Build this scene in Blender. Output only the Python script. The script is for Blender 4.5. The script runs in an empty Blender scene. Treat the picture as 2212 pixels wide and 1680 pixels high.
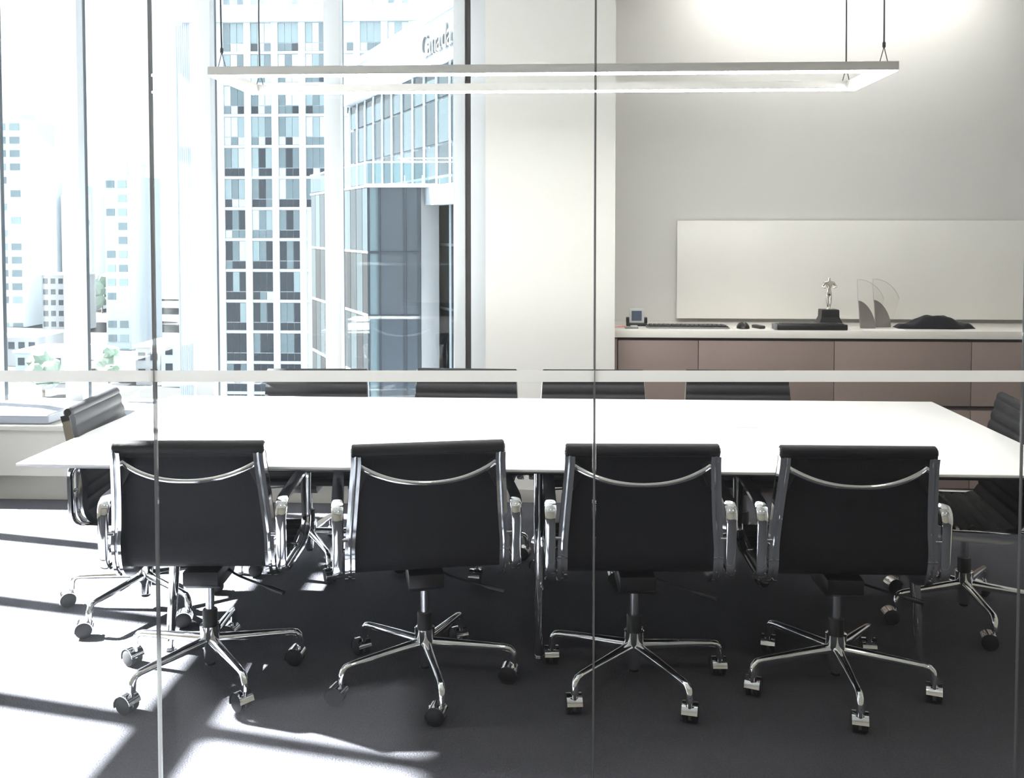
import bpy, bmesh, math, random
from mathutils import Vector, Matrix
R = math.radians
random.seed(7)
S = bpy.context.scene
C = S.collection

# ------------------------------------------------------------------ camera
cam_d = bpy.data.cameras.new('camera')
cam_d.sensor_fit = 'HORIZONTAL'
cam_d.sensor_width = 36.0
cam_d.lens = 2100.0 / 2212.0 * 36.0
cam_d.shift_y = -264.0 / 2212.0
cam_d.clip_start = 0.05
cam_d.clip_end = 3000
cam = bpy.data.objects.new('camera', cam_d)
C.objects.link(cam)
cam.location = (0, 0, 1.52)
cam.rotation_euler = (R(90 - 2.3), 0, R(2.73))
S.camera = cam

# ------------------------------------------------------------------ world, sun, exposure
W = bpy.data.worlds.new('sky')
S.world = W
W.use_nodes = True
bg = W.node_tree.nodes['Background']
bg.inputs['Color'].default_value = (0.88, 0.945, 1.0, 1)
bg.inputs['Strength'].default_value = 0.72

sun_d = bpy.data.lights.new('sun', 'SUN')
sun_d.energy = 46.0
sun_d.angle = R(1.1)
sun_d.color = (1.0, 0.97, 0.93)
sun = bpy.data.objects.new('sun', sun_d)
C.objects.link(sun)
SUN_DIR = Vector((1.0, -0.225, -0.912)).normalized()
sun.rotation_euler = SUN_DIR.to_track_quat('-Z', 'Y').to_euler()
sun.location = (-20, 10, 20)

S.view_settings.view_transform = 'Standard'
S.view_settings.look = 'None'
S.view_settings.gamma = 1.0
S.view_settings.exposure = 1.83
S.view_settings.use_curve_mapping = False
cy = S.cycles
cy.use_denoising = True
cy.max_bounces = 6
cy.diffuse_bounces = 3
cy.glossy_bounces = 3
cy.transmission_bounces = 2
cy.transparent_max_bounces = 12
cy.use_adaptive_sampling = True
cy.adaptive_threshold = 0.02
cy.adaptive_min_samples = 32
cy.use_light_tree = False
cy.caustics_reflective = False
cy.caustics_refractive = False
cy.sample_clamp_indirect = 6.0
cy.blur_glossy = 0.6


# ------------------------------------------------------------------ materials
def srgb(r, g, b):
    f = lambda c: (c / 255 / 12.92) if c / 255 <= 0.04045 else ((c / 255 + 0.055) / 1.055) ** 2.4
    return (f(r), f(g), f(b), 1.0)


MATS = {}


def mat(name, col, rough=0.5, metal=0.0, noise=0.0, scale=40.0, bump=0.0, spec=0.5, sheen=0.0, stretch=None, coat=0.0):
    m = bpy.data.materials.new(name)
    m.use_nodes = True
    nt = m.node_tree
    p = nt.nodes['Principled BSDF']
    p.inputs['Roughness'].default_value = rough
    p.inputs['Metallic'].default_value = metal
    p.inputs['Specular IOR Level'].default_value = spec
    p.inputs['Base Color'].default_value = col
    if coat:
        p.inputs['Coat Weight'].default_value = coat
        p.inputs['Coat Roughness'].default_value = 0.05
    if sheen:
        p.inputs['Sheen Weight'].default_value = sheen
        p.inputs['Sheen Roughness'].default_value = 0.6
    if noise or bump:
        tc = nt.nodes.new('ShaderNodeTexCoord')
        mp = nt.nodes.new('ShaderNodeMapping')
        if stretch:
            mp.inputs['Scale'].default_value = stretch
        nz = nt.nodes.new('ShaderNodeTexNoise')
        nz.inputs['Scale'].default_value = scale
        nz.inputs['Detail'].default_value = 4.0
        nt.links.new(tc.outputs['Object'], mp.inputs['Vector'])
        nt.links.new(mp.outputs['Vector'], nz.inputs['Vector'])
        if noise:
            mx = nt.nodes.new('ShaderNodeMix')
            mx.data_type = 'RGBA'
            lo = tuple(c * (1 - noise) for c in col[:3]) + (1,)
            hi = tuple(min(1, c * (1 + noise)) for c in col[:3]) + (1,)
            mx.inputs['A'].default_value = lo
            mx.inputs['B'].default_value = hi
            nt.links.new(nz.outputs['Fac'], mx.inputs['Factor'])
            nt.links.new(mx.outputs['Result'], p.inputs['Base Color'])
        if bump:
            b = nt.nodes.new('ShaderNodeBump')
            b.inputs['Strength'].default_value = bump
            b.inputs['Distance'].default_value = 0.01
            nt.links.new(nz.outputs['Fac'], b.inputs['Height'])
            nt.links.new(b.outputs['Normal'], p.inputs['Normal'])
    MATS[name] = m
    return m


def thin_glass(name, tint, ior=1.45, dust=0.0):
    m = bpy.data.materials.new(name)
    m.use_nodes = True
    nt = m.node_tree
    nt.nodes.remove(nt.nodes['Principled BSDF'])
    out = nt.nodes['Material Output']
    tr = nt.nodes.new('ShaderNodeBsdfTransparent')
    tr.inputs['Color'].default_value = tint
    gl = nt.nodes.new('ShaderNodeBsdfGlossy')
    gl.inputs['Roughness'].default_value = 0.0
    fr = nt.nodes.new('ShaderNodeFresnel')
    # a thin sheet reflects alike on both faces: undo the node's inversion on back faces
    ge = nt.nodes.new('ShaderNodeNewGeometry')
    io = nt.nodes.new('ShaderNodeMix')
    io.inputs['A'].default_value = ior
    io.inputs['B'].default_value = 1.0 / ior
    nt.links.new(ge.outputs['Backfacing'], io.inputs['Factor'])
    nt.links.new(io.outputs['Result'], fr.inputs['IOR'])
    mx = nt.nodes.new('ShaderNodeMixShader')
    nt.links.new(fr.outputs['Fac'], mx.inputs['Fac'])
    nt.links.new(tr.outputs[0], mx.inputs[1])
    nt.links.new(gl.outputs[0], mx.inputs[2])
    last = mx
    if dust:
        du = nt.nodes.new('ShaderNodeBsdfTranslucent')
        du.inputs['Color'].default_value = (0.9, 0.93, 1.0, 1)
        m2 = nt.nodes.new('ShaderNodeMixShader')
        m2.inputs['Fac'].default_value = dust
        nt.links.new(mx.outputs[0], m2.inputs[1])
        nt.links.new(du.outputs[0], m2.inputs[2])
        last = m2
    nt.links.new(last.outputs[0], out.inputs['Surface'])
    MATS[name] = m
    return m


def emit(name, col, strength):
    m = bpy.data.materials.new(name)
    m.use_nodes = True
    nt = m.node_tree
    p = nt.nodes['Principled BSDF']
    p.inputs['Base Color'].default_value = (0.9, 0.9, 0.88, 1)
    p.inputs['Emission Color'].default_value = col
    p.inputs['Emission Strength'].default_value = strength
    MATS[name] = m
    return m


mat('carpet', srgb(84, 84, 90), 0.95, noise=0.35, scale=180, bump=0.6, spec=0.1)
mat('wall_paint', srgb(222, 221, 218), 0.75, noise=0.015, scale=60, bump=0.03, spec=0.2)
mat('white_paint', srgb(216, 214, 209), 0.6, noise=0.01, scale=30, spec=0.3)
mat('cream_paint', srgb(226, 218, 202), 0.7, noise=0.02, scale=20, spec=0.2)
mat('ceiling_paint', srgb(242, 242, 240), 0.8, noise=0.01, scale=20, spec=0.1)
mat('frame_white', srgb(208, 211, 214), 0.35, noise=0.01, scale=10)
mat('gasket', srgb(40, 48, 56), 0.6, noise=0.1, scale=20)
mat('bronze', srgb(70, 66, 66), 0.45, 0.3, noise=0.05, scale=20)
mat('table_white', srgb(246, 246, 245), 0.13, noise=0.005, scale=5, spec=0.5)
mat('table_edge', srgb(120, 120, 124), 0.5, noise=0.03, scale=20)
mat('black_metal', srgb(26, 26, 29), 0.4, 0.0, noise=0.1, scale=30)
mat('chrome', (0.86, 0.87, 0.88, 1), 0.06, 1.0, noise=0.02, scale=8)
mat('steel', (0.55, 0.56, 0.58, 1), 0.25, 1.0, noise=0.04, scale=30)
mat('leather', srgb(26, 26, 30), 0.62, noise=0.18, scale=120, bump=0.12, spec=0.3)
mat('plastic_black', srgb(22, 22, 25), 0.4, noise=0.1, scale=40)
mat('rubber', srgb(30, 31, 34), 0.6, noise=0.1, scale=40)
mat('laminate', srgb(148, 131, 125), 0.6, noise=0.07, scale=160, bump=0.02, stretch=(1, 1, 0.3), spec=0.3)
mat('laminate_dark', srgb(84, 70, 70), 0.7, noise=0.08, scale=120)
mat('counter_white', srgb(236, 232, 225), 0.25, noise=0.01, scale=10)
mat('board_white', srgb(242, 240, 235), 0.3, noise=0.008, scale=6)
mat('bench_lam', srgb(180, 176, 168), 0.5, noise=0.02, scale=60)
mat('cushion_fab', srgb(150, 154, 161), 0.9, noise=0.06, scale=200, bump=0.1, spec=0.1)
mat('lamp_alu', srgb(222, 221, 218), 0.45, 0.0, noise=0.03, scale=60)
mat('cable_grey', srgb(92, 92, 94), 0.5, 0.3, noise=0.05, scale=50)
mat('silver', (0.82, 0.80, 0.76, 1), 0.15, 1.0, noise=0.04, scale=60)
mat('brushed', srgb(150, 144, 142), 0.35, 0.7, noise=0.05, scale=80, stretch=(1, 1, 8))
mat('grey_plastic', srgb(128, 130, 132), 0.5, noise=0.04, scale=50)
mat('pale_plastic', srgb(196, 200, 200), 0.4, noise=0.02, scale=50)
mat('screen', srgb(70, 82, 104), 0.2, noise=0.12, scale=30)
mat('paper', srgb(246, 245, 242), 0.8, noise=0.01, scale=30)
mat('pink_paper', srgb(240, 165, 160), 0.8, noise=0.03, scale=30)
mat('black_cloth', srgb(22, 23, 29), 0.95, noise=0.2, scale=90, bump=0.2, spec=0.1, sheen=0.1)
# city
mat('tower_white', srgb(196, 203, 210), 0.7, noise=0.02, scale=0.5)
mat('tower_pale', srgb(186, 195, 201), 0.7, noise=0.03, scale=0.3)
mat('pane_dark', srgb(50, 58, 66), 0.15, noise=0.25, scale=0.8)
mat('pane_mid', srgb(112, 128, 134), 0.15, noise=0.15, scale=0.8)
mat('pane_teal', srgb(146, 164, 168), 0.15, noise=0.1, scale=0.8)
mat('pane_washed_out', srgb(190, 199, 203), 0.5, noise=0.03, scale=0.8)  # pale tone paints in bright sky reflection and distance haze
mat('curtain_glass', srgb(92, 108, 114), 0.08, noise=0.2, scale=0.35)
mat('curtain_dark', srgb(58, 65, 72), 0.08, noise=0.3, scale=0.35)
mat('sunny_glass', srgb(20, 26, 29), 0.05, noise=0.3, scale=0.3, spec=0.3)
mat('sunny_glass_deep', srgb(12, 15, 18), 0.05, noise=0.3, scale=0.3, spec=0.3)
mat('sunny_glass_pale', srgb(33, 41, 44), 0.05, noise=0.3, scale=0.3, spec=0.3)
mat('sign_grey', srgb(58, 63, 66), 0.5, noise=0.05, scale=5)
mat('ground_concrete', srgb(44, 44, 44), 0.95, noise=0.2, scale=0.05, spec=0.05)
mat('foliage', srgb(112, 132, 116), 0.9, noise=0.3, scale=1.5, bump=0.5)
mat('bark', srgb(90, 80, 70), 0.9, noise=0.2, scale=4)
mat('low_grey', srgb(150, 150, 152), 0.8, noise=0.05, scale=0.4)
thin_glass('window_glass', (0.95, 0.975, 0.985, 1), 1.55)
thin_glass('partition_glass', (0.97, 0.98, 0.98, 1), 1.25, dust=0.0035)
thin_glass('rail_glass', (0.80, 0.90, 0.92, 1), 1.5)
thin_glass('acrylic', (0.985, 0.98, 0.975, 1), 1.25)
emit('led', (1.0, 0.98, 0.945, 1), 24.0)
emit('downlight_lens', (1.0, 0.90, 0.78, 1), 150.0)
emit('washer_lens', (1.0, 0.965, 0.915, 1), 10.0)

def scatter(name, col, through, clear):
    m = bpy.data.materials.new(name)
    m.use_nodes = True
    nt = m.node_tree
    nt.nodes.remove(nt.nodes['Principled BSDF'])
    d = nt.nodes.new('ShaderNodeBsdfDiffuse')
    t = nt.nodes.new('ShaderNodeBsdfTranslucent')
    tp = nt.nodes.new('ShaderNodeBsdfTransparent')
    m1 = nt.nodes.new('ShaderNodeMixShader')
    m2 = nt.nodes.new('ShaderNodeMixShader')
    nz = nt.nodes.new('ShaderNodeTexNoise')
    nz.inputs['Scale'].default_value = 300
    cr = nt.nodes.new('ShaderNodeMix')
    cr.data_type = 'RGBA'
    cr.inputs['A'].default_value = tuple(c * 0.97 for c in col[:3]) + (1,)
    cr.inputs['B'].default_value = col
    nt.links.new(nz.outputs['Fac'], cr.inputs['Factor'])
    for n in (d, t):
        nt.links.new(cr.outputs['Result'], n.inputs['Color'])
    m1.inputs['Fac'].default_value = through
    m2.inputs['Fac'].default_value = clear
    nt.links.new(d.outputs[0], m1.inputs[1])
    nt.links.new(t.outputs[0], m1.inputs[2])
    nt.links.new(m1.outputs[0], m2.inputs[1])
    nt.links.new(tp.outputs[0], m2.inputs[2])
    nt.links.new(m2.outputs[0], nt.nodes['Material Output'].inputs['Surface'])
    MATS[name] = m


# frosted vinyl and clear joint silicone scatter light from both sides
scatter('frosted_vinyl', (0.96, 0.96, 0.95, 1), 0.5, 0.10)
scatter('joint_grey', (0.24, 0.245, 0.25, 1), 0.5, 0.15)

# ------------------------------------------------------------------ mesh helpers
def box(bm, x0, x1, y0, y1, z0, z1, mtx=None):
    vs = [bm.verts.new(v) for v in ((x0, y0, z0), (x1, y0, z0), (x1, y1, z0), (x0, y1, z0),
                                    (x0, y0, z1), (x1, y0, z1), (x1, y1, z1), (x0, y1, z1))]
    for f in ((0, 3, 2, 1), (4, 5, 6, 7), (0, 1, 5, 4), (1, 2, 6, 5), (2, 3, 7, 6), (3, 0, 4, 7)):
        bm.faces.new([vs[i] for i in f])
    if mtx is not None:
        bmesh.ops.transform(bm, matrix=mtx, verts=vs)
    return vs


def sweep(bm, frames, closed=False):
    """frames: list of rings (lists of Vectors, equal length) joined into a skin."""
    rings = [[bm.verts.new(p) for p in fr] for fr in frames]
    n = len(rings[0])
    m = len(rings)
    for i in range(m if closed else m - 1):
        a, b = rings[i], rings[(i + 1) % m]
        for j in range(n):
            bm.faces.new((a[j], a[(j + 1) % n], b[(j + 1) % n], b[j]))
    if not closed:
        bm.faces.new(list(reversed(rings[0])))
        bm.faces.new(rings[-1])
    return rings


def tube(bm, pts, rad, n=12, closed=False):
    """round tube along points; rad a number or a list"""
    pts = [Vector(p) for p in pts]
    m = len(pts)
    rr = rad if isinstance(rad, (list, tuple)) else [rad] * m
    fr = []
    prev = None
    for i, p in enumerate(pts):
        if closed:
            t = (pts[(i + 1) % m] - pts[i - 1]).normalized()
        else:
            t = (pts[min(i + 1, m - 1)] - pts[max(i - 1, 0)]).normalized()
        if prev is None:
            a = Vector((0, 0, 1)) if abs(t.z) < 0.9 else Vector((1, 0, 0))
            u = (a - t * a.dot(t)).normalized()
        else:
            u = (prev - t * prev.dot(t)).normalized()
        prev = u
        w = t.cross(u)
        fr.append([p + (u * math.cos(k * 2 * math.pi / n) + w * math.sin(k * 2 * math.pi / n)) * rr[i] for k in range(n)])
    sweep(bm, fr, closed)


def lathe(bm, prof, n=24, org=(0, 0, 0)):
    """prof: (radius, z) pairs from bottom to top, about the z axis"""
    o = Vector(org)
    fr = []
    for r, z in prof:
        fr.append([o + Vector((r * math.cos(2 * math.pi * k / n), r * math.sin(2 * math.pi * k / n), z)) for k in range(n)])
    sweep(bm, fr)


def prism(bm, poly, axis, a0, a1):
    """poly: 2D points; extruded along axis ('x','y','z') from a0 to a1"""
    def P(p, a):
        return {'x': (a, p[0], p[1]), 'y': (p[0], a, p[1]), 'z': (p[0], p[1], a)}[axis]
    sweep(bm, [[Vector(P(p, a)) for p in poly] for a in (a0, a1)])


def crom(pts, n=8, closed=False):
    """Catmull-Rom through points of any dimension"""
    out = []
    m = len(pts)
    V = [Vector(p) for p in pts]
    for i in range(m if closed else m - 1):
        if closed:
            p0, p1, p2, p3 = V[i - 1], V[i], V[(i + 1) % m], V[(i + 2) % m]
        else:
            p0, p1, p2, p3 = V[max(i - 1, 0)], V[i], V[i + 1], V[min(i + 2, m - 1)]
        for k in range(n):
            t = k / n
            out.append(0.5 * ((2 * p1) + (p2 - p0) * t + (2 * p0 - 5 * p1 + 4 * p2 - p3) * t * t + (3 * p1 - p0 - 3 * p2 + p3) * t ** 3))
    if not closed:
        out.append(V[-1])
    return out


def round_path(pts, rads, n=6, closed=False):
    """polyline (2D/3D) with rounded corners"""
    V = [Vector(p) for p in pts]
    m = len(V)
    out = []
    for i in range(m):
        if not closed and i in (0, m - 1):
            out.append(V[i])
            continue
        a, b, c = V[i - 1], V[i], V[(i + 1) % m]
        r = rads[i] if isinstance(rads, (list, tuple)) else rads
        r1 = min(r, (a - b).length * 0.49)
        r2 = min(r, (c - b).length * 0.49)
        p, q = b + (a - b).normalized() * r1, b + (c - b).normalized() * r2
        for k in range(n + 1):
            t = k / n
            out.append((1 - t) ** 2 * p + 2 * t * (1 - t) * b + t * t * q)
    return out


def finish(bm, name, material, smooth=False, bevel=0.0, seg=2, angle=35):
    bmesh.ops.recalc_face_normals(bm, faces=bm.faces)
    if bevel:
        ed = [e for e in bm.edges if len(e.link_faces) == 2 and e.calc_face_angle(0) > R(40)]
        bmesh.ops.bevel(bm, geom=ed, offset=bevel, segments=seg, affect='EDGES', profile=0.5, clamp_overlap=True)
    me = bpy.data.meshes.new(name)
    bm.to_mesh(me)
    bm.free()
    if smooth or bevel:
        me.shade_smooth()
        me.set_sharp_from_angle(angle=R(angle))
    me.materials.append(MATS[material])
    return me


def mesh_of(name, material, fn, **kw):
    bm = bmesh.new()
    fn(bm)
    return finish(bm, name, material, **kw)


def obj(name, me, parent=None, loc=None, rot=None):
    o = bpy.data.objects.new(name, me)
    C.objects.link(o)
    if parent is not None:
        o.parent = parent
    if loc is not None:
        o.location = loc
    if rot is not None:
        o.rotation_euler = rot
    return o


def tag(o, label=None, cat=None, group=None, kind=None):
    if label:
        o['label'] = label
    if cat:
        o['category'] = cat
    if group:
        o['group'] = group
    if kind:
        o['kind'] = kind
    return o


def root(name, loc=(0, 0, 0), rz=0.0, **kw):
    o = bpy.data.objects.new(name, None)
    C.objects.link(o)
    o.location = loc
    o.rotation_euler = (0, 0, rz)
    o.empty_display_size = 0.1
    return tag(o, **kw)


def bx(name, material, dims, parent=None, bevel=0.0, loc=None, rot=None, **kw):
    me = mesh_of(name, material, lambda bm: box(bm, *dims), bevel=bevel)
    o = obj(name, me, parent, loc, rot)
    return tag(o, **kw)


# ------------------------------------------------------------------ the room
XL, XR = -3.50, 3.60          # window wall on the left, solid wall on the right
YB, YC = 5.95, -1.90          # back wall, corridor wall behind the camera
ZT = 3.10
floor = bx('floor', 'carpet', (XL - 0.3, XR + 0.2, YC - 0.2, 6.3, -0.12, 0.0), kind='structure')
ceil = bx('ceiling', 'ceiling_paint', (XL - 0.3, XR + 0.2, YC - 0.2, 6.3, ZT, ZT + 0.2), kind='structure')
bx('wall_back', 'wall_paint', (0.26, XR + 0.2, YB, 6.25, 0.0, ZT), kind='structure')
bx('wall_right', 'wall_paint', (XR, XR + 0.15, YC, YB, 0.0, ZT), kind='structure')
bx('wall_corridor', 'cream_paint', (XL - 0.3, XR + 0.2, YC - 0.15, YC, 0.0, ZT), kind='structure')
bx('wall_corridor_end', 'cream_paint', (XL - 0.3, XL - 0.1, YC, 2.1, 0.0, ZT), kind='structure')
pier = bx('wall_pier', 'white_paint', (-0.40, 0.31, 5.34, 6.20, 0.0, ZT), kind='structure')
bx('baseboard_pier', 'bench_lam', (-0.40, 0.31, 5.328, 5.339, 0.0, 0.07), kind='structure')
bx('wall_left', 'white_paint', (XL - 0.25, XL, 1.96, 6.2, 0.0, 0.42), kind='structure')

# front window wall above the bench
win1 = root('window_1', kind='structure')
GY = 5.80
MX = [(-3.50, -3.40), (-2.978, -2.872), (-2.172, -2.064), (-1.385, -1.288), (-0.618, -0.549)]
me_cache = {}
for i, (a, b) in enumerate(MX):
    bx('mullion', 'frame_white', (a, b, 5.715, 5.792, 0.44, ZT), win1, bevel=0.003)
    bx('gasket', 'gasket', (a + 0.004, b - 0.004, 5.793, 5.835, 0.44, ZT), win1)
bx('jamb', 'frame_white', (-0.515, -0.405, 5.715, 5.90, 0.44, ZT), win1, bevel=0.003)
bx('gasket', 'bronze', (-0.549, -0.515, 5.745, 5.90, 0.44, ZT), win1)
for (a, b), (c, d) in zip(MX[:-1], MX[1:]):
    bx('pane', 'window_glass', (b - 0.003, c + 0.003, GY, GY + 0.008, 0.45, ZT), win1)
bx('frame_bottom', 'frame_white', (XL, -0.41, 5.73, 5.90, 0.425, 0.455), win1)

# side window wall, out of frame: its mullions and transom stripe the carpet with sun
win2 = root('window_2', kind='structure')
MY = [1.98, 2.70, 3.40, 4.10, 4.80, 5.50]
for y in MY:
    bx('mullion', 'frame_white', (XL - 0.17, XL - 0.03, y - 0.035, y + 0.035, 0.42, ZT), win2, bevel=0.003)
for y0, y1 in zip(MY[:-1], MY[1:]):
    bx('transom', 'frame_white', (XL - 0.17, XL - 0.05, y0 + 0.036, y1 - 0.036, 2.15, 2.29), win2)
    bx('pane', 'window_glass', (XL - 0.11, XL - 0.102, y0 + 0.03, y1 - 0.03, 0.43, ZT), win2)

# glass partition between corridor and room
part = root('wall_front', (0, 2.30, 0), R(2.73), kind='structure')
JX = [-1.985, -0.958, 0.0865, 1.105, 2.13]
for a, b in zip(JX[:-1], JX[1:]):
    gp = bx('glass_panel', 'partition_glass', (a + 0.004, b - 0.004, -0.005, 0.005, 0.03, ZT - 0.02), part)
    bx('frosted_band', 'frosted_vinyl', (a + 0.001, b - 0.001, -0.0062, -0.0054, 1.155, 1.182), gp)
JW = [0.010, 0.0075, 0.0045, 0.003, 0.006]
for x, w in zip(JX, JW):
    bx('joint_seal', 'joint_grey', (x - w / 2, x + w / 2, -0.005, 0.006, 0.03, ZT - 0.02), part, bevel=0.0012)
bx('floor_channel', 'steel', (-3.3, 2.2, -0.02, 0.02, 0.0, 0.03), part)
bx('head_channel', 'steel', (-3.3, 2.2, -0.02, 0.02, ZT - 0.02, ZT - 0.001), part)
bx('wall_front_solid', 'cream_paint', (2.14, XR, 2.34, 2.46, 0.0, ZT), kind='structure')

# ------------------------------------------------------------------ window bench and cushions
bench = root('window_bench', (0, 0, 0), label='long white built-in bench running under the windows', cat='bench')
bx('bench_top', 'bench_lam', (XL + 0.01, -0.405, 5.17, 5.725, 0.405, 0.437), bench, bevel=0.003)
bx('front_panel', 'bench_lam', (XL + 0.01, -0.405, 5.19, 5.225, 0.150, 0.404), bench)
bx('plinth', 'bench_lam', (XL + 0.01, -0.405, 5.255, 5.72, 0.001, 0.149), bench)


def cushion(x0, x1, label):
    def f(bm):
        box(bm, x0, x1, 5.185, 5.60, 0.4375, 0.494)
        bmesh.ops.subdivide_edges(bm, edges=bm.edges, cuts=5, use_grid_fill=True)
        cx, cyy = (x0 + x1) / 2, 5.3925
        for v in bm.verts:
            u = 1 - abs(v.co.x - cx) / ((x1 - x0) / 2)
            w = 1 - abs(v.co.y - cyy) / 0.2075
            if v.co.z > 0.49:
                v.co.z += 0.012 * min(1, 3 * u) * min(1, 3 * w)
    o = obj('seat_cushion', mesh_of('seat_cushion', 'cushion_fab', f, bevel=0.012, seg=3))
    pp = []
    for px, py in ((x0, 5.185), (x1, 5.185), (x1, 5.60), (x0, 5.60)):
        pp.append((px, py, 0.484))
    obj('piping', mesh_of('piping', 'cushion_fab', lambda bm: tube(bm, round_path(pp, 0.02, 5, True), 0.004, 6, True), smooth=True), o)
    return tag(o, label, 'cushion', 'pads on the window bench')


cushion(-3.46, -2.80, 'flat grey seat cushion at the far left end of the window bench')
cushion(-2.66, -1.95, 'flat grey seat cushion behind the end chair, beside the second window post')

# ------------------------------------------------------------------ conference table
TX0, TX1, TY0, TY1 = -1.795, 1.676, 3.112, 4.42
table = root('conference_table', ((TX0 + TX1) / 2, (TY0 + TY1) / 2, 0),
             label='long glossy white conference table on slim chrome legs', cat='table')
hx, hy = (TX1 - TX0) / 2, (TY1 - TY0) / 2


def tabletop(bm):
    rings = []
    for ins, z in ((0.10, 0.700), (0.0, 0.731), (0.0, 0.738), (0.002, 0.740)):
        rings.append([Vector((sx * (hx - ins), sy * (hy - ins), z)) for sx, sy in ((-1, -1), (1, -1), (1, 1), (-1, 1))])
    sweep(bm, rings)


tt = obj('table_top', mesh_of('table_top', 'table_white', tabletop), table)
tt.data.materials.append(MATS['table_edge'])
for p in tt.data.polygons:
    if p.normal.z < -0.2:
        p.material_index = 1
for y in (-0.30, 0.30):
    bx('beam', 'black_metal', (-hx + 0.16, hx - 0.16, y - 0.02, y + 0.02, 0.635, 0.699), table, bevel=0.002)
for x in (-1.31, 0.0, 1.31):
    bx('cross_rail', 'black_metal', (x - 0.02, x + 0.02, -0.385, 0.385, 0.645, 0.698), table)
bx('cable_tray', 'black_metal', (-1.15, 1.15, -0.07, 0.07, 0.585, 0.60), table, bevel=0.002)
for x in (-0.85, 0.85):
    bx('tray_hanger', 'black_metal', (x - 0.01, x + 0.01, -0.065, 0.065, 0.601, 0.70), table)
for sx, x in ((-1, -1.335), (0, -0.005), (1, 1.315)):
    for sy, y in ((-1, -0.385), (1, 0.385)):
        top = Vector((x - sx * 0.05, y + 0.0, 0.70))
        bot = Vector((x, y - sy * (-0.0), 0.012))

        def leg(bm, top=top, bot=bot):
            tube(bm, [bot, bot.lerp(top, 0.5), top], [0.015, 0.0185, 0.021], 20)
        lg = obj('leg', mesh_of('leg', 'chrome', leg, smooth=True), table)
        obj('foot', mesh_of('foot', 'steel', lambda bm, b=bot: lathe(bm, [(0.016, 0.0), (0.019, 0.004), (0.017, 0.0125)], 16, (b.x, b.y, 0)), smooth=True), lg)
for hxx in (-0.42, 0.705):
    h = bx('cable_hatch', 'table_white', (hxx - 0.13, hxx + 0.13, -0.055, 0.055, 0.7402, 0.7416), table, bevel=0.0006)
    bx('hatch_frame', 'pale_plastic', (hxx - 0.135, hxx + 0.135, -0.060, 0.060, 0.7401, 0.7408), h)

# ------------------------------------------------------------------ office chairs
PROF = crom([(-0.188, 0.826), (-0.172, 0.76), (-0.150, 0.66), (-0.136, 0.57), (-0.133, 0.49), (-0.117, 0.437),
             (-0.070, 0.412), (0.0, 0.408), (0.10, 0.415), (0.20, 0.430), (0.28, 0.440)], 10)


def prof_frames(pts):
    res = []
    s = 0.0
    for i, p in enumerate(pts):
        t = (pts[min(i + 1, len(pts) - 1)] - pts[max(i - 1, 0)]).normalized()
        if i:
            s += (p - pts[i - 1]).length
        res.append((p, Vector((-t.y, t.x)), s))
    return res


PF = prof_frames(PROF)


def resample(pf, step):
    out = []
    L = pf[-1][2]
    n = int(L / step)
    j = 0
    for k in range(n + 1):
        s = L * k / n
        while j < len(pf) - 2 and pf[j + 1][2] < s:
            j += 1
        a, b = pf[j], pf[j + 1]
        f = (s - a[2]) / max(1e-9, b[2] - a[2])
        out.append((a[0].lerp(b[0], f), a[1].lerp(b[1], f).normalized(), s))
    return out


PS = resample(PF, 0.0055)
SPLIT = next(i for i, q in enumerate(PS) if q[0].x > -0.095 and q[0].y < 0.45)
HW = 0.2365


def splay(z):
    # the frame widens a little from the top of the back down to the seat
    return 0.020 * max(0.0, min(1.0, (0.80 - z) / 0.28))




def sling(sub):
    def f(bm):
        rings = []
        for p, n, s in sub:
            rib = abs(math.sin(math.pi * s / 0.046)) ** 0.5
            a = p + n * (0.006 + 0.008 * rib)
            b = p - n * 0.0055
            w = HW + splay(p.y)
            rings.append([Vector((x, q.x, q.y)) for x, q in ((-w, b), (-w, a), (-w + 0.02, a), (0, a), (w - 0.02, a), (w, a), (w, b), (0, b))])
        sweep(bm, rings)
    return f


def rail(side):
    def f(bm):
        rings = []
        sub = PS[::2]
        for p, n, s in sub:
            nn = Vector((0, n.x, n.y))
            c = Vector((side * (0.2245 + splay(p.y)), p.x, p.y)) - nn * 0.020
            w, h = 0.0155, 0.017
            sec = [(-w, -h), (-w * 0.35, -h), (0, -h * 0.62), (w * 0.35, -h), (w, -h), (w, h * 0.8), (w * 0.6, h), (-w * 0.6, h), (-w, h * 0.8)]
            rings.append([c + Vector((side * a, 0, 0)) + nn * b for a, b in sec])
        sweep(bm, rings)
    return f


def armrest(side):
    def f(bm):
        path = round_path([(-0.168, 0.418), (-0.176, 0.650), (0.205, 0.676), (0.215, 0.452), (0.14, 0.415)],
                          [0.05, 0.055, 0.045, 0.05, 0.05], 7, True)
        m = len(path)
        rings = []
        for i, p in enumerate(path):
            t = (path[(i + 1) % m] - path[i - 1]).normalized()
            n = Vector((-t.y, t.x))
            top = max(0.0, min(1.0, (p.y - 0.60) / 0.04))
            w = 0.0155 + 0.003 * top
            h = 0.0085 + 0.002 * top
            c = Vector((side * 0.283, p.x, p.y))
            nn = Vector((0, n.x, n.y))
            rings.append([c + Vector((a * w, 0, 0)) + nn * b * h for a, b in ((-1, -0.6), (-0.7, -1), (0.7, -1), (1, -0.6), (1, 0.6), (0.7, 1), (-0.7, 1), (-1, 0.6))])
        sweep(bm, rings, True)
    return f


def pins(side, y, z):
    def f(bm):
        tube(bm, [(side * 0.250, y, z), (side * 0.272, y, z)], 0.0065, 10)
    return f


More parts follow.
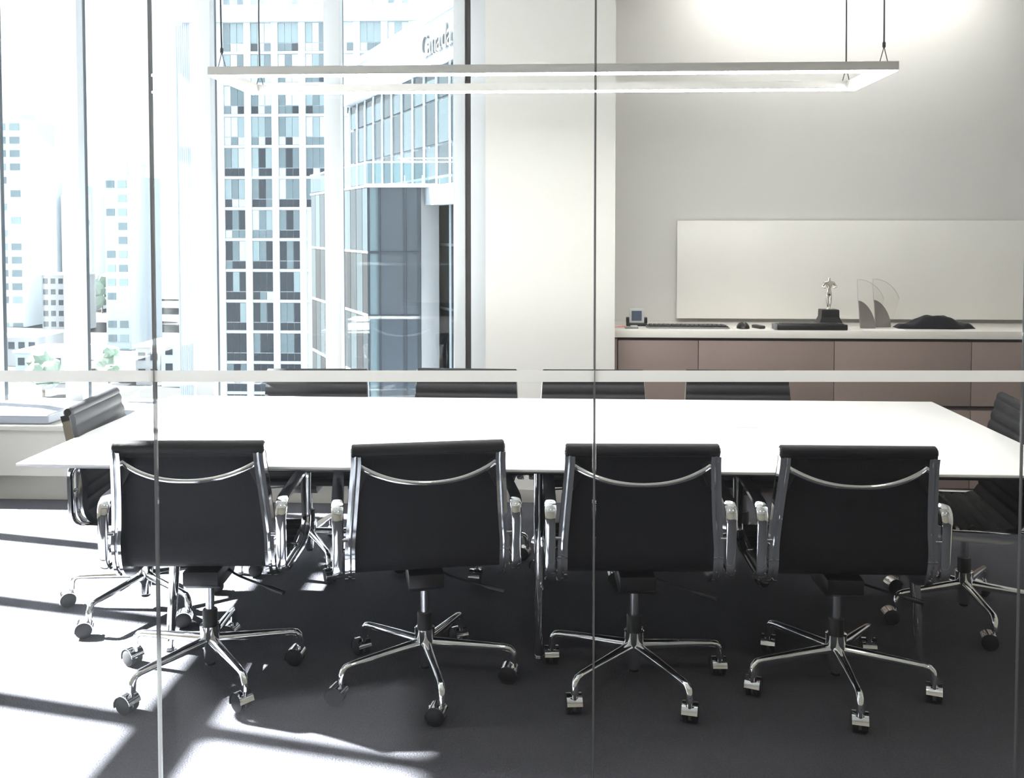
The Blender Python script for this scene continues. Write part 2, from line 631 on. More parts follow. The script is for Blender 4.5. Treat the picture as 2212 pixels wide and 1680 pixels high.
def back_bar(bm):
    pts = []
    for k in range(25):
        x = -0.216 + 0.432 * k / 24
        q = 1 - (x / 0.216) ** 2
        zz = 0.782 - 0.052 * (1 - (abs(x) / 0.216) ** 2.4)
        pts.append(Vector((x, -0.185 - 0.040 * q ** 0.8, zz)))
    rings = []
    for i, p in enumerate(pts):
        t = (pts[min(i + 1, 24)] - pts[max(i - 1, 0)]).normalized()
        u = (Vector((0, 0, 1)) - t * t.z).normalized()
        w = t.cross(u)
        e = 0.65 + 0.35 * (abs(p.x) / 0.216)
        rings.append([p + u * math.cos(a) * 0.0115 * e + w * math.sin(a) * 0.007 for a in [2 * math.pi * k / 10 for k in range(10)]])
    sweep(bm, rings)


def bracket(side):
    def f(bm):
        prism(bm, [(side * 0.214, 0.80), (side * 0.190, 0.778), (side * 0.180, 0.758), (side * 0.192, 0.745), (side * 0.214, 0.700)], 'y', -0.190, -0.176)
    return f


def leg_mesh(bm):
    # along +x from the hub; the end turns down into the caster socket
    p = [(0.018, 0, 0.133), (0.10, 0, 0.129), (0.20, 0, 0.124), (0.268, 0, 0.120)]
    p += [(0.285, 0, 0.1165), (0.294, 0, 0.107), (0.298, 0, 0.092), (0.300, 0, 0.070)]
    r = [0.0175, 0.0155, 0.0130, 0.0115, 0.0115, 0.0118, 0.0125, 0.0130]
    tube(bm, p, r, 14)


def caster_hood(bm):
    tube(bm, [(0, 0, 0.046), (0, 0, 0.066)], 0.0065, 10)
    n = 12
    outer, inner = [], []
    for k in range(n + 1):
        a = R(-20 + 190 * k / n)
        outer.append((0.016 + 0.0295 * math.cos(a), 0.0265 + 0.0295 * math.sin(a)))
        inner.append((0.016 + 0.0268 * math.cos(a), 0.0265 + 0.0268 * math.sin(a)))
    poly = outer + inner[::-1]
    sweep(bm, [[Vector((p[0], y, p[1])) for p in poly] for y in (-0.021, 0.021)])
    box(bm, -0.004, 0.036, -0.0035, 0.0035, 0.015, 0.05)


def wheel(bm):
    prof = [(0.0, -0.008), (0.021, -0.008), (0.0255, -0.005), (0.0262, 0.0), (0.0255, 0.005), (0.021, 0.008), (0.0, 0.008)]
    rings = []
    for r, y in prof:
        rings.append([Vector((max(r, 0.001) * math.cos(2 * math.pi * k / 20), y, max(r, 0.001) * math.sin(2 * math.pi * k / 20))) for k in range(20)])
    sweep(bm, rings)


CM = {
    'backrest': mesh_of('backrest', 'leather', sling(PS[:SPLIT + 1]), smooth=True, angle=60),
    'seat': mesh_of('seat', 'leather', sling(PS[SPLIT:]), smooth=True, angle=60),
    'top_roll': mesh_of('top_roll', 'leather', lambda bm: tube(bm, [(-0.2375, -0.196, 0.831), (-0.2335, -0.196, 0.831), (0.2335, -0.196, 0.831), (0.2375, -0.196, 0.831)], [0.0165, 0.0205, 0.0205, 0.0165], 20), smooth=True),
    'front_roll': mesh_of('front_roll', 'leather', lambda bm: tube(bm, [(-0.256, 0.287, 0.436), (-0.252, 0.287, 0.436), (0.252, 0.287, 0.436), (0.256, 0.287, 0.436)], [0.014, 0.018, 0.018, 0.014], 16), smooth=True),
    'roll_cap_l': mesh_of('roll_cap', 'chrome', lambda bm: tube(bm, [(-0.2405, -0.196, 0.831), (-0.2376, -0.196, 0.831)], 0.0125, 16), smooth=True),
    'roll_cap_r': mesh_of('roll_cap', 'chrome', lambda bm: tube(bm, [(0.2376, -0.196, 0.831), (0.2405, -0.196, 0.831)], 0.0125, 16), smooth=True),
    'rail_l': mesh_of('side_rail', 'chrome', rail(-1), smooth=True, angle=40),
    'rail_r': mesh_of('side_rail', 'chrome', rail(1), smooth=True, angle=40),
    'arm_l': mesh_of('armrest', 'chrome', armrest(-1), smooth=True, angle=50),
    'arm_r': mesh_of('armrest', 'chrome', armrest(1), smooth=True, angle=50),
    'pin_l': mesh_of('arm_pin', 'chrome', pins(-1, -0.168, 0.545), smooth=True),
    'pin_r': mesh_of('arm_pin', 'chrome', pins(1, -0.168, 0.545), smooth=True),
    'pin_l2': mesh_of('arm_pin', 'chrome', pins(-1, 0.10, 0.424), smooth=True),
    'pin_r2': mesh_of('arm_pin', 'chrome', pins(1, 0.10, 0.424), smooth=True),
    'back_bar': mesh_of('back_stretcher', 'chrome', back_bar, smooth=True, angle=60),
    'brk_l': mesh_of('bracket', 'black_metal', bracket(-1), bevel=0.002),
    'brk_r': mesh_of('bracket', 'black_metal', bracket(1), bevel=0.002),
    'seat_bar': mesh_of('seat_stretcher', 'black_metal', lambda bm: tube(bm, crom([(-0.215, 0.03, 0.412), (-0.12, 0.03, 0.398), (0.12, 0.03, 0.398), (0.215, 0.03, 0.412)], 6), 0.012, 10), smooth=True),
    'mech': mesh_of('tilt_mechanism', 'plastic_black', lambda bm: prism(bm, [(-0.10, 0.35), (-0.07, 0.332), (0.09, 0.332), (0.12, 0.36), (0.12, 0.396), (-0.10, 0.396)], 'x', -0.058, 0.058), bevel=0.004),
    'lever': mesh_of('lever', 'black_metal', lambda bm: tube(bm, crom([(0.055, 0.03, 0.362), (0.085, 0.02, 0.345), (0.13, 0.0, 0.335), (0.20, -0.03, 0.322)], 5), 0.0042, 8), smooth=True),
    'handle': mesh_of('lever_handle', 'plastic_black', lambda bm: tube(bm, [(0.195, -0.028, 0.323), (0.215, -0.036, 0.319), (0.262, -0.056, 0.310)], [0.006, 0.0095, 0.0085], 10), smooth=True),
    'gas': mesh_of('gas_lift', 'steel', lambda bm: lathe(bm, [(0.0145, 0.20), (0.0145, 0.335)], 20), smooth=True),
    'sleeve': mesh_of('column_sleeve', 'plastic_black', lambda bm: lathe(bm, [(0.025, 0.165), (0.025, 0.232), (0.0225, 0.236)], 20), smooth=True),
    'hub': mesh_of('hub', 'chrome', lambda bm: lathe(bm, [(0.018, 0.055), (0.020, 0.058), (0.0225, 0.10), (0.030, 0.112), (0.034, 0.17), (0.034, 0.183), (0.028, 0.184)], 24), smooth=True),
    'hub_cap': mesh_of('hub_cap', 'plastic_black', lambda bm: lathe(bm, [(0.014, 0.044), (0.0175, 0.047), (0.0175, 0.0549)], 20), smooth=True),
    'leg': mesh_of('leg', 'chrome', leg_mesh, smooth=True, angle=60),
    'hood': mesh_of('caster', 'chrome', caster_hood, smooth=True, angle=40),
    'wheel': mesh_of('wheel', 'rubber', wheel, smooth=True, angle=40),
}


def chair(x, y, face, phase, label, seed, group=None, swivel=None):
    """face: heading of the seat in degrees (0 looks along +y); phase: heading of one base leg"""
    rnd = random.Random(seed)
    t = root('office_chair', (x, y, 0), R(face), label=label, cat='chair', group='office chairs around the conference table')
    sl = obj('backrest', CM['backrest'], t)
    rl = obj('top_roll', CM['top_roll'], sl)
    obj('roll_cap', CM['roll_cap_l'], sl)
    obj('roll_cap', CM['roll_cap_r'], sl)
    st = obj('seat', CM['seat'], t)
    obj('front_roll', CM['front_roll'], st)
    for k in 'lr':
        obj('side_rail', CM['rail_' + k], t)
        a = obj('armrest', CM['arm_' + k], t)
        obj('arm_pin', CM['pin_' + k], a)
        obj('arm_pin', CM['pin_' + k + '2'], a)
    bb = obj('back_stretcher', CM['back_bar'], t)
    obj('bracket', CM['brk_l'], bb)
    obj('bracket', CM['brk_r'], bb)
    obj('seat_stretcher', CM['seat_bar'], t)
    obj('tilt_mechanism', CM['mech'], t)
    lv = obj('lever', CM['lever'], t)
    obj('lever_handle', CM['handle'], lv)
    obj('gas_lift', CM['gas'], t)
    obj('column_sleeve', CM['sleeve'], t)
    h = obj('hub', CM['hub'], t)
    obj('hub_cap', CM['hub_cap'], h)
    for k in range(5):
        a = R(phase + 72 * k - face)
        obj('leg', CM['leg'], t, rot=(0, 0, a))
        if swivel is None:
            ca = rnd.uniform(0, 2 * math.pi)
        else:
            ca = R(swivel + rnd.uniform(-25, 25) - face)
        c = obj('caster', CM['hood'], t, loc=(0.300 * math.cos(a), 0.300 * math.sin(a), 0.0), rot=(0, 0, ca))
        c.scale = (1.16, 1.16, 1.13)
        for sy in (-1, 1):
            obj('wheel', CM['wheel'], c, loc=(0.016, sy * 0.0125, 0.0262))
    return t


chair(-1.172, 3.180, 3.0, -50, 'black office chair on the near side, half in the sun behind the thick glass joint', 1, swivel=160)
chair(-0.445, 3.190, 12.0, -72, 'black office chair on the near side, swivelled askew, right beside the middle chrome table leg', 2, swivel=150)
chair(0.254, 3.200, 2.0, -60, 'black office chair on the near side behind the thin middle glass joint', 3, swivel=90)
chair(0.918, 3.205, 0.5, -92, 'black office chair on the near side, rightmost and nearest to the credenza end', 4, swivel=90)
chair(-1.65, 3.77, -85, -36, 'black office chair at the sunny window end of the table', 5, swivel=190)
chair(1.585, 3.825, 83, -20, 'black office chair at the dark right end of the table', 6, swivel=190)
chair(-1.135, 4.35, 182, -60, 'black chair on the far side, its top partly sunlit before the windows', 7)
chair(-0.44, 4.39, 178, -72, 'black chair on the far side, tilted top edge between window and white pier', 8)
chair(0.168, 4.385, 181, 0, 'black chair on the far side before the white pier', 9)
chair(0.84, 4.405, 180, -88, 'black chair on the far side before the brown credenza drawers', 10)

# ------------------------------------------------------------------ pendant light
LX0, LX1, LY0, LY1, LZ = -1.265, 1.185, 3.475, 3.970, 2.10
lamp = root('pendant_light', ((LX0 + LX1) / 2, (LY0 + LY1) / 2, LZ), label='slim rectangular aluminium frame pendant light with glowing underside over the table', cat='pendant light')
lx, ly = (LX1 - LX0) / 2, (LY1 - LY0) / 2
BWD = 0.045
BH = 0.030
bars = [(-lx, lx, -ly, -ly + BWD), (-lx, lx, ly - BWD, ly), (-lx, -lx + BWD, -ly + BWD, ly - BWD), (lx - BWD, lx, -ly + BWD, ly - BWD)]
for a, b, c, d in bars:
    br = bx('light_bar', 'lamp_alu', (a, b, c, d, -BH, 0.0), lamp)
    e = 0.004
    bx('diffuser', 'led', (a + (e if b - a > 0.1 else e), b - e, c + e, d - e, -BH - 0.004, -BH), br)
for sx in (-1, 1):
    for sy in (-1, 1):
        px, py = sx * (lx - 0.045), sy * (ly - BWD / 2)
        cb = obj('cable', mesh_of('cable', 'cable_grey', lambda bm: tube(bm, crom([(px, py, 0.058), (px - 0.002, py, 0.3), (px - 0.006 * sx, py, 0.65), (px, py, ZT - LZ)], 5), 0.0032, 8), smooth=True), lamp)
        obj('gripper', mesh_of('gripper', 'cable_grey', lambda bm: lathe(bm, [(0.003, 0.050), (0.006, 0.054), (0.006, 0.068), (0.003, 0.072)], 10, (px, py, 0)), smooth=True), cb)
        for q in (-1, 1):
            obj('bridle_wire', mesh_of('bridle_wire', 'cable_grey', lambda bm: tube(bm, [(px, py, 0.054), (px + q * 0.014, py, 0.0)], 0.0016, 6), smooth=True), cb)

# ------------------------------------------------------------------ ceiling fixtures
def downlight(x, y, label):
    t = root('downlight', (x, y, ZT), label=label, cat='ceiling light', group='recessed ceiling downlights')
    obj('trim_ring', mesh_of('trim_ring', 'white_paint', lambda bm: lathe(bm, [(0.050, -0.001), (0.052, -0.006), (0.068, -0.006), (0.070, -0.001)], 24), smooth=True), t)
    obj('lens', mesh_of('lens', 'downlight_lens', lambda bm: lathe(bm, [(0.0495, -0.005), (0.0495, -0.001)], 24)), t)


downlight(-1.6, 0.7, 'recessed round downlight in the corridor ceiling, the one nearest the windows')
downlight(0.3, 0.7, 'recessed round downlight in the corridor ceiling straight above the viewer')
downlight(2.2, 0.7, 'recessed round downlight in the corridor ceiling at its dark end')
ws = root('wall_washer', (0, 0, 0), label='recessed linear wall washer in the ceiling above the credenza', cat='ceiling light')
bx('housing', 'white_paint', (0.80, 2.50, 5.60, 5.72, ZT - 0.012, ZT - 0.001), ws)
bx('lens', 'washer_lens', (0.82, 2.48, 5.62, 5.70, ZT - 0.016, ZT - 0.0121), ws)

# ------------------------------------------------------------------ credenza, counter and board
KF = 5.465
cred = root('credenza', (0, 0, 0), label='long mauve-brown laminate credenza built along the back wall', cat='cabinet')
bx('carcass', 'laminate_dark', (0.315, XR - 0.01, KF + 0.022, YB - 0.005, 0.06, 0.905), cred)
bx('plinth', 'laminate_dark', (0.315, XR - 0.01, KF + 0.05, KF + 0.07, 0.001, 0.06), cred)
bx('end_filler', 'laminate', (0.315, 0.331, KF, KF + 0.021, 0.06, 0.905), cred)
SE = [0.335, 0.784, 1.535, 2.283, 3.03, XR - 0.012]
for a, b in zip(SE[:-1], SE[1:]):
    bx('drawer_front', 'laminate', (a + 0.002, b - 0.002, KF, KF + 0.021, 0.532, 0.888), cred, bevel=0.0012)
    bx('drawer_front', 'laminate', (a + 0.002, b - 0.002, KF, KF + 0.021, 0.07, 0.506), cred, bevel=0.0012)
ctop = bx('countertop', 'counter_white', (0.312, XR - 0.005, KF - 0.018, YB - 0.002, 0.906, 0.950), bevel=0.002,
          label='long white countertop slab lying on the brown credenza', cat='countertop')
CT = 0.9505
board = root('whiteboard', (0, 0, 0), label='large plain cream white board mounted on the wall above the counter', cat='whiteboard')
bx('panel', 'board_white', (0.716, 3.2, YB - 0.045, YB - 0.020, 0.972, 1.562), board, bevel=0.002)
bx('mounting_rail', 'grey_plastic', (0.80, 3.1, YB - 0.0195, YB - 0.001, 1.35, 1.40), board)
bx('mounting_rail', 'grey_plastic', (0.80, 3.1, YB - 0.0195, YB - 0.001, 1.02, 1.07), board)

# --- things on the counter
dev = root('desk_display', (0.455, 5.66, CT), label='small grey framed screen standing in a black cradle on the counter', cat='display')
bx('cradle', 'plastic_black', (-0.060, 0.060, -0.02, 0.03, 0.0, 0.016), dev, bevel=0.003)
for sx in (-1, 1):
    bx('cradle_arm', 'plastic_black', (sx * 0.052 - 0.009, sx * 0.052 + 0.009, -0.015, 0.02, 0.0165, 0.050), dev, bevel=0.003)
fr = bx('display_frame', 'pale_plastic', (-0.044, 0.044, -0.012, 0.0, 0.0165, 0.105), dev, bevel=0.004)
bx('screen', 'screen', (-0.030, 0.028, -0.0135, -0.0121, 0.030, 0.088), fr)
puck = root('grey_card_reader', (0.418, 5.52, CT), label='small flat grey device on the counter beside the black cradle', cat='device')
bx('body', 'grey_plastic', (-0.042, 0.034, -0.025, 0.025, 0.0, 0.008), puck, bevel=0.003)
bx('lid', 'pale_plastic', (-0.01, 0.032, -0.02, 0.02, 0.0081, 0.016), puck, bevel=0.004)
note = obj('pink_note', mesh_of('pink_note', 'pink_paper', lambda bm: (prism(bm, [(-0.03, 0.0), (0.03, 0.002), (0.032, 0.012), (0.015, 0.006)], 'y', -0.02, 0.02))), loc=(0.352, 5.60, CT))
tag(note, 'small folded pink paper note at the counter end by the white pier', 'note')

kb = root('keyboard', (0.735, 5.575, CT), label='flat black keyboard with a pale rim on the counter', cat='keyboard')
bx('body', 'grey_plastic', (-0.232, 0.232, -0.06, 0.06, 0.0, 0.008), kb, bevel=0.003)
bx('deck', 'plastic_black', (-0.226, 0.226, -0.055, 0.058, 0.0081, 0.013), kb, bevel=0.002)
kme = mesh_of('key', 'plastic_black', lambda bm: box(bm, -0.0105, 0.0105, -0.0085, 0.0085, 0, 0.004), bevel=0.001, seg=1)
for r_ in range(5):
    for c_ in range(17):
        obj('key', kme, kb, loc=(-0.204 + c_ * 0.0255, -0.043 + r_ * 0.022, 0.0131))

ms = root('computer_mouse', (1.046, 5.545, CT), label='rounded black computer mouse on the counter', cat='mouse')


def mouse_body(bm):
    bmesh.ops.create_uvsphere(bm, u_segments=20, v_segments=12, radius=1.0)
    for v in bm.verts:
        z = max(v.co.z, 0.0)
        v.co = Vector((v.co.x * 0.036, v.co.y * 0.055, z * 0.036 + 0.0015))


obj('shell', mesh_of('shell', 'plastic_black', mouse_body, smooth=True, angle=60), ms)
obj('scroll_wheel', mesh_of('scroll_wheel', 'grey_plastic', lambda bm: tube(bm, [(-0.003, -0.03, 0.031), (0.003, -0.03, 0.031)], 0.006, 12), smooth=True), ms)
bx('mouse_mat', 'paper', (0.995, 1.205, 5.475, 5.60, CT - 0.0003, CT + 0.0003), label='thin white sheet under the black mouse', cat='paper')
ms.location.z = CT + 0.0006
rm = root('presenter_remote', (1.134, 5.555, CT + 0.0006), R(20), label='small dark remote lying right of the computer mouse', cat='remote')
bx('body', 'bronze', (-0.020, 0.020, -0.045, 0.045, 0.0, 0.018), rm, bevel=0.007)
bx('button', 'grey_plastic', (-0.006, 0.006, 0.005, 0.02, 0.0181, 0.0195), rm, bevel=0.001)

ty = root('black_case', (1.405, 5.50, CT), label='long flat black case with a grey end, lying before the trophy', cat='case')
bx('body', 'plastic_black', (-0.185, 0.20, -0.045, 0.045, 0.0, 0.032), ty, bevel=0.005)
bx('end_cap', 'grey_plastic', (-0.20, -0.1855, -0.043, 0.043, 0.001, 0.031), ty, bevel=0.003)
bx('lid_ridge', 'black_metal', (-0.16, 0.18, -0.035, 0.040, 0.0321, 0.036), ty, bevel=0.002)

# --- trophy: a stepped black base with a small bright figure
tr = root('figure_trophy', (1.545, 5.625, CT), label='small silver standing figure trophy on a stepped black base', cat='trophy')


def tro_base(bm):
    rings = []
    for h, z in ((0.074, 0.0), (0.074, 0.020), (0.066, 0.026), (0.050, 0.062), (0.050, 0.066), (0.049, 0.100), (0.046, 0.104)):
        rings.append([Vector((sx * h, sy * h * 0.8, z)) for sx, sy in ((-1, -1), (1, -1), (1, 1), (-1, 1))])
    sweep(bm, rings)


tb = obj('base', mesh_of('base', 'plastic_black', tro_base), tr)
bx('plaque', 'black_metal', (-0.036, 0.036, -0.0425, -0.0401, 0.072, 0.096), tb)


def skin_figure(name, verts, edges, radii, material, parent, loc):
    me = bpy.data.meshes.new(name)
    me.from_pydata(verts, edges, [])
    o = bpy.data.objects.new(name, me)
    C.objects.link(o)
    m = o.modifiers.new('skin', 'SKIN')
    m.use_smooth_shade = True
    sk = me.skin_vertices[0].data
    for i, r in enumerate(radii):
        sk[i].radius = r
        sk[i].use_root = (i == 0)
    s2 = o.modifiers.new('sub', 'SUBSURF')
    s2.levels = 2
    s2.render_levels = 2
    dg = bpy.context.evaluated_depsgraph_get()
    dg.update()
    nm = bpy.data.meshes.new_from_object(o.evaluated_get(dg))
    bpy.data.objects.remove(o)
    nm.name = name
    nm.materials.clear()
    nm.materials.append(MATS[material])
    for p in nm.polygons:
        p.use_smooth = True
    return obj(name, nm, parent, loc)


fv = [(0, 0, 0.095), (0, 0, 0.122), (0, 0, 0.146), (0, 0, 0.160), (0, 0, 0.172), (0, 0, 0.184),
      (-0.010, 0, 0.085), (-0.008, 0, 0.045), (-0.006, 0, 0.008), (-0.008, -0.012, 0.004),
      (0.010, 0, 0.085), (0.008, 0, 0.045), (0.006, 0, 0.008), (0.008, -0.012, 0.004),
      (-0.024, 0, 0.150), (-0.042, -0.004, 0.126), (-0.020, -0.014, 0.122),
      (0.024, 0, 0.150), (0.042, -0.004, 0.126), (0.020, -0.014, 0.122)]
fe = [(0, 1), (1, 2), (2, 3), (3, 4), (4, 5), (0, 6), (6, 7), (7, 8), (8, 9), (0, 10), (10, 11), (11, 12), (12, 13),
      (2, 14), (14, 15), (15, 16), (2, 17), (17, 18), (18, 19)]
frd = [(0.013, 0.010), (0.013, 0.010), (0.018, 0.012), (0.007, 0.007), (0.010, 0.011), (0.007, 0.008),
       (0.010, 0.010), (0.008, 0.008), (0.005, 0.005), (0.005, 0.004),
       (0.010, 0.010), (0.008, 0.008), (0.005, 0.005), (0.005, 0.004),
       (0.010, 0.010), (0.007, 0.007), (0.006, 0.006),
       (0.010, 0.010), (0.007, 0.007), (0.006, 0.006)]
skin_figure('figure', fv, fe, frd, 'silver', tr, (0, 0, 0.1045))
obj('figure_foot', mesh_of('figure_foot', 'silver', lambda bm: lathe(bm, [(0.024, 0.1041), (0.024, 0.108), (0.018, 0.112)], 20), smooth=True), tr)


# --- two sail-shaped clear awards on brushed wedges
def award(x, y, label):
    t = root('sail_award', (x, y, CT), R(6), label=label, cat='award', group='sail-shaped awards on the counter')

    def wedge(bm):
        pts = [(-0.042, 0.0), (0.044, 0.0)]
        for k in range(9):
            a = k / 8
            pts.append((-0.054 + 0.098 * math.cos(a * math.pi / 2) ** 1.25, 0.155 * math.sin(a * math.pi / 2) ** 1.1 + 0.002))
        prism(bm, pts, 'y', -0.018, -0.006)

    def sail(bm):
        pts = [(-0.040, 0.01), (0.05, 0.01)]
        for k in range(9):
            a = k / 8
            pts.append((0.098 - 0.155 * a ** 1.5, 0.16 + 0.115 * math.sin(a * math.pi / 2)))
        prism(bm, pts, 'y', -0.005, 0.010)
    obj('base_wedge', mesh_of('base_wedge', 'brushed', wedge, bevel=0.001, seg=1), t)
    s = obj('clear_sail', mesh_of('clear_sail', 'acrylic', sail), t)
    bm = bmesh.new()
    pts = []
    for k in range(13):
        a = k / 12
        pts.append((0.098 - 0.155 * a ** 1.5, 0.0025, 0.161 + 0.115 * math.sin(a * math.pi / 2)))
    pts += [(-0.0575, 0.0025, 0.24), (-0.050, 0.0025, 0.14)]
    tube(bm, pts, 0.0018, 6)
    obj('polished_edge', finish(bm, 'polished_edge', 'pale_plastic', smooth=True), s)
    return t


award(1.752, 5.60, 'clear sail-shaped award on a brushed wedge, the one next to the figure trophy')
award(1.858, 5.66, 'clear sail-shaped award on a brushed wedge, the one next to the black cloth')
bx('paper_sheet', 'paper', (1.70, 1.93, 5.475, 5.545, CT - 0.0002, CT + 0.0008), label='flat white paper sheet on the counter below the sail awards', cat='paper')


# --- folded black cloth
def cloth(bm):
    n, m = 40, 14
    def h(u, v):
        k = max(0.0, min(1.0, (u - 0.13) / 0.30))
        q = max(0.0, min(1.0, (0.86 - u) / 0.22))
        c = 0.044 * (k * k * (3 - 2 * k)) * (q * q * (3 - 2 * q)) + 0.022
        wr = 0.003 * math.sin(13 * u + 5 * v) + 0.002 * math.sin(31 * u - 8 * v)
        e = min(1, 14 * min(u, 1 - u)) ** 0.5 * min(1, 4 * min(v, 1 - v)) ** 0.4
        return (c + wr) * e
    top, bot = [], []
    for i in range(n + 1):
        u = i / n
        wd = 0.075 * (0.55 + 0.45 * math.sin(math.pi * min(1, max(0, u * 0.9 + 0.05)))) + 0.006 * math.sin(11 * u)
        for j in range(m + 1):
            v = j / m
            x = -0.215 + 0.43 * u
            yy = (v - 0.5) * 2 * wd
            top.append(bm.verts.new((x, yy, 0.003 + h(u, v))))
            bot.append(bm.verts.new((x, yy, 0.0)))
    W_ = m + 1
    for i in range(n):
        for j in range(m):
            a = i * W_ + j
            bm.faces.new((top[a], top[a + W_], top[a + W_ + 1], top[a + 1]))
            bm.faces.new((bot[a], bot[a + 1], bot[a + W_ + 1], bot[a + W_]))
    for i in range(n):
        for j in (0, m):
            a = i * W_ + j
            bm.faces.new((top[a], bot[a], bot[a + W_], top[a + W_]))
    for j in range(m):
        for i in (0, n):
            a = i * W_ + j
            bm.faces.new((top[a], top[a + 1], bot[a + 1], bot[a]))


tag(obj('folded_cloth', mesh_of('folded_cloth', 'black_cloth', cloth, smooth=True, angle=70), loc=(2.135, 5.62, CT)),
    'folded black cloth heaped on the counter right of the awards', 'cloth')

# ------------------------------------------------------------------ the city outside
GZ = -30.0
bx('ground_plaza', 'ground_concrete', (-900, 500, 20, 1500, GZ - 1, GZ), kind='structure')

# white office tower opposite, seen square on
A_Y = 113.0
tw = root('office_tower', (-33, A_Y, GZ), label='white gridded office tower with banded windows, straight across the street', cat='building')


def city_box(name, material, x0, x1, y0, y1, z0, z1, parent, cache=None):
    """world-space box as a child of a root whose origin is parent.location"""
    l = parent.location
    return bx(name, material, (x0 - l.x, x1 - l.x, y0 - l.y, y1 - l.y, z0 - l.z, z1 - l.z), parent)


city_box('core', 'tower_white', -44.9, -14, A_Y, A_Y + 25, GZ, 27.0, tw)
PIERX = [-42.8 + 3.23 * k for k in range(9)]
for x in PIERX:
    city_box('column', 'tower_white', x - 0.40, x + 0.40, A_Y - 0.30, A_Y - 0.001, GZ, 27.0, tw)
for k in range(8):
    x = -44.9 + 0.25 * k
    city_box('facade_rib', 'tower_white', x, x + 0.10, A_Y - 0.12, A_Y - 0.001, GZ, 27.0, tw)
ZF = [-3.5 + 3.63 * k for k in range(-5, 9)]
for z in ZF:
    city_box('floor_band', 'tower_white', -42.4, -14, A_Y - 0.22, A_Y - 0.001, z - 0.16, z + 0.16, tw)
city_box('parapet', 'tower_white', -45.2, -14, A_Y - 0.6, A_Y - 0.31, 25.4, 27.4, tw)
pm = {}
for mname in ('pane_dark', 'pane_mid', 'pane_teal', 'pane_washed_out'):
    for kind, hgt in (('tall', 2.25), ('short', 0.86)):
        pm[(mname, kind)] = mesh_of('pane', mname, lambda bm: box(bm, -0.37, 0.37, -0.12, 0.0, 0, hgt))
rp = random.Random(11)
for b, px in enumerate(PIERX[:-1]):
    for z in ZF:
        high = (z + 12) / 34.0  # panes get paler with height: sky reflection put into their colour
        if b in (4,) and z < 2:
            continue
        if b >= 5 and z < 14:
            continue
        for c in range(3):
            if b in (5,) and c < 2:
                continue
            xx = px + 0.40 + 0.405 + c * 0.81
            for kind, dz in (('short', 0.2), ('tall', 1.16)):
                r_ = rp.random()
                if kind == 'short':
                    mm = 'pane_dark' if r_ > high * 0.9 else ('pane_mid' if r_ > high * 0.5 else 'pane_washed_out')
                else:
                    mm = 'pane_dark' if r_ > 0.45 + high * 0.8 else ('pane_mid' if r_ > 0.15 + high * 0.6 else ('pane_teal' if r_ > high * 0.45 else 'pane_washed_out'))
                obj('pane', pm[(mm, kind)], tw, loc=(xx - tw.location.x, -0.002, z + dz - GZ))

# curtain-walled block nearer on the right
P0 = Vector((-4.74, 45.0))
DA = Vector((-0.44, 0.898)).normalized()      # along the long wall, away from the viewer
AN = math.atan2(-DA.y, -DA.x)                 # heading of the wall read left to right
wing = root('glass_wing', (P0.x, P0.y, GZ), AN, label='tall glass wing with a white sign fascia, angled away at the last window', cat='building')
# local x runs toward the viewer along the wall, local y points into the building
fh = lambda z: z - GZ
bx('core', 'tower_white', (-20.5, 6, 0.30, 14, 0, fh(9.4)), wing)
bx('fascia', 'tower_white', (-20.6, 6, -0.35, 13, fh(9.4), fh(11.5)), wing)
bx('fascia_cap', 'tower_pale', (-20.7, 6, -0.55, 13, fh(11.5), fh(11.8)), wing)
LV = [-9.0, -5.6, -2.4, 0.7, 4.0, 5.6, 7.8, 9.35]
NX = [-20.4 + 1.94 * k for k in range(12)]
for i, (a, b) in enumerate(zip(NX[:-1], NX[1:])):
    for j, (z0, z1) in enumerate(zip(LV[:-1], LV[1:])):
        mm = 'sunny_glass' if (i * 7 + j * 3) % 5 < 2 else 'sunny_glass_pale'
        bx('glass_panel', mm, (a + 0.06, b - 0.06, 0.12, 0.29, fh(z0) + 0.07, fh(z1) - 0.07), wing)
for a in NX:
    bx('fin', 'tower_white', (a - 0.035, a + 0.035, 0.02, 0.11, fh(-9.0), fh(9.38)), wing)
bx('canopy', 'tower_white', (-3.3, 6, -0.9, 0.05, fh(2.6), fh(3.5)), wing)
# sign letters standing on the fascia
sg = root('sign_lettering', (P0.x, P0.y, GZ), AN, label='raised grey letters reading Canada on the white fascia of the glass wing', cat='sign')
tcur = bpy.data.curves.new('txt', 'FONT')
adv = 0.0
for ch, wdt in zip('Canada', (0.92, 0.72, 0.74, 0.72, 0.76, 0.72)):
    tcur.body = ch
    tcur.size = 1.62
    tcur.extrude = 0.06
    tcur.offset = 0.0
    tob = bpy.data.objects.new('txt', tcur)
    C.objects.link(tob)
    dg = bpy.context.evaluated_depsgraph_get()
    dg.update()
    lm = bpy.data.meshes.new_from_object(tob.evaluated_get(dg))
    bpy.data.objects.remove(tob)
    lm.name = 'letter'
    lm.materials.clear()
    lm.materials.append(MATS['sign_grey'])
    lo = obj('letter', lm, sg, loc=(-3.75 + adv, -0.42, fh(9.85)), rot=(R(90), 0, 0))
    lo.scale = (0.92, 1.0, 1.0)
    adv += wdt * 0.98

# podium in front of the wing
pod = root('glass_podium', (-9.05, 46.0, GZ), label='lower dark glass block with a railed roof terrace before the glass wing', cat='building')
LZ_ = [3.5, 0.34, -2.70, -5.8, -9.0]


def pod_core(bm):
    q = [(0.12, 0.25), (2.4, 0.25), (3.3, 0.7), (-2.5, 12.5), (-5.7, 12.1)]
    prism(bm, q, 'z', 0.0, fh(3.44))


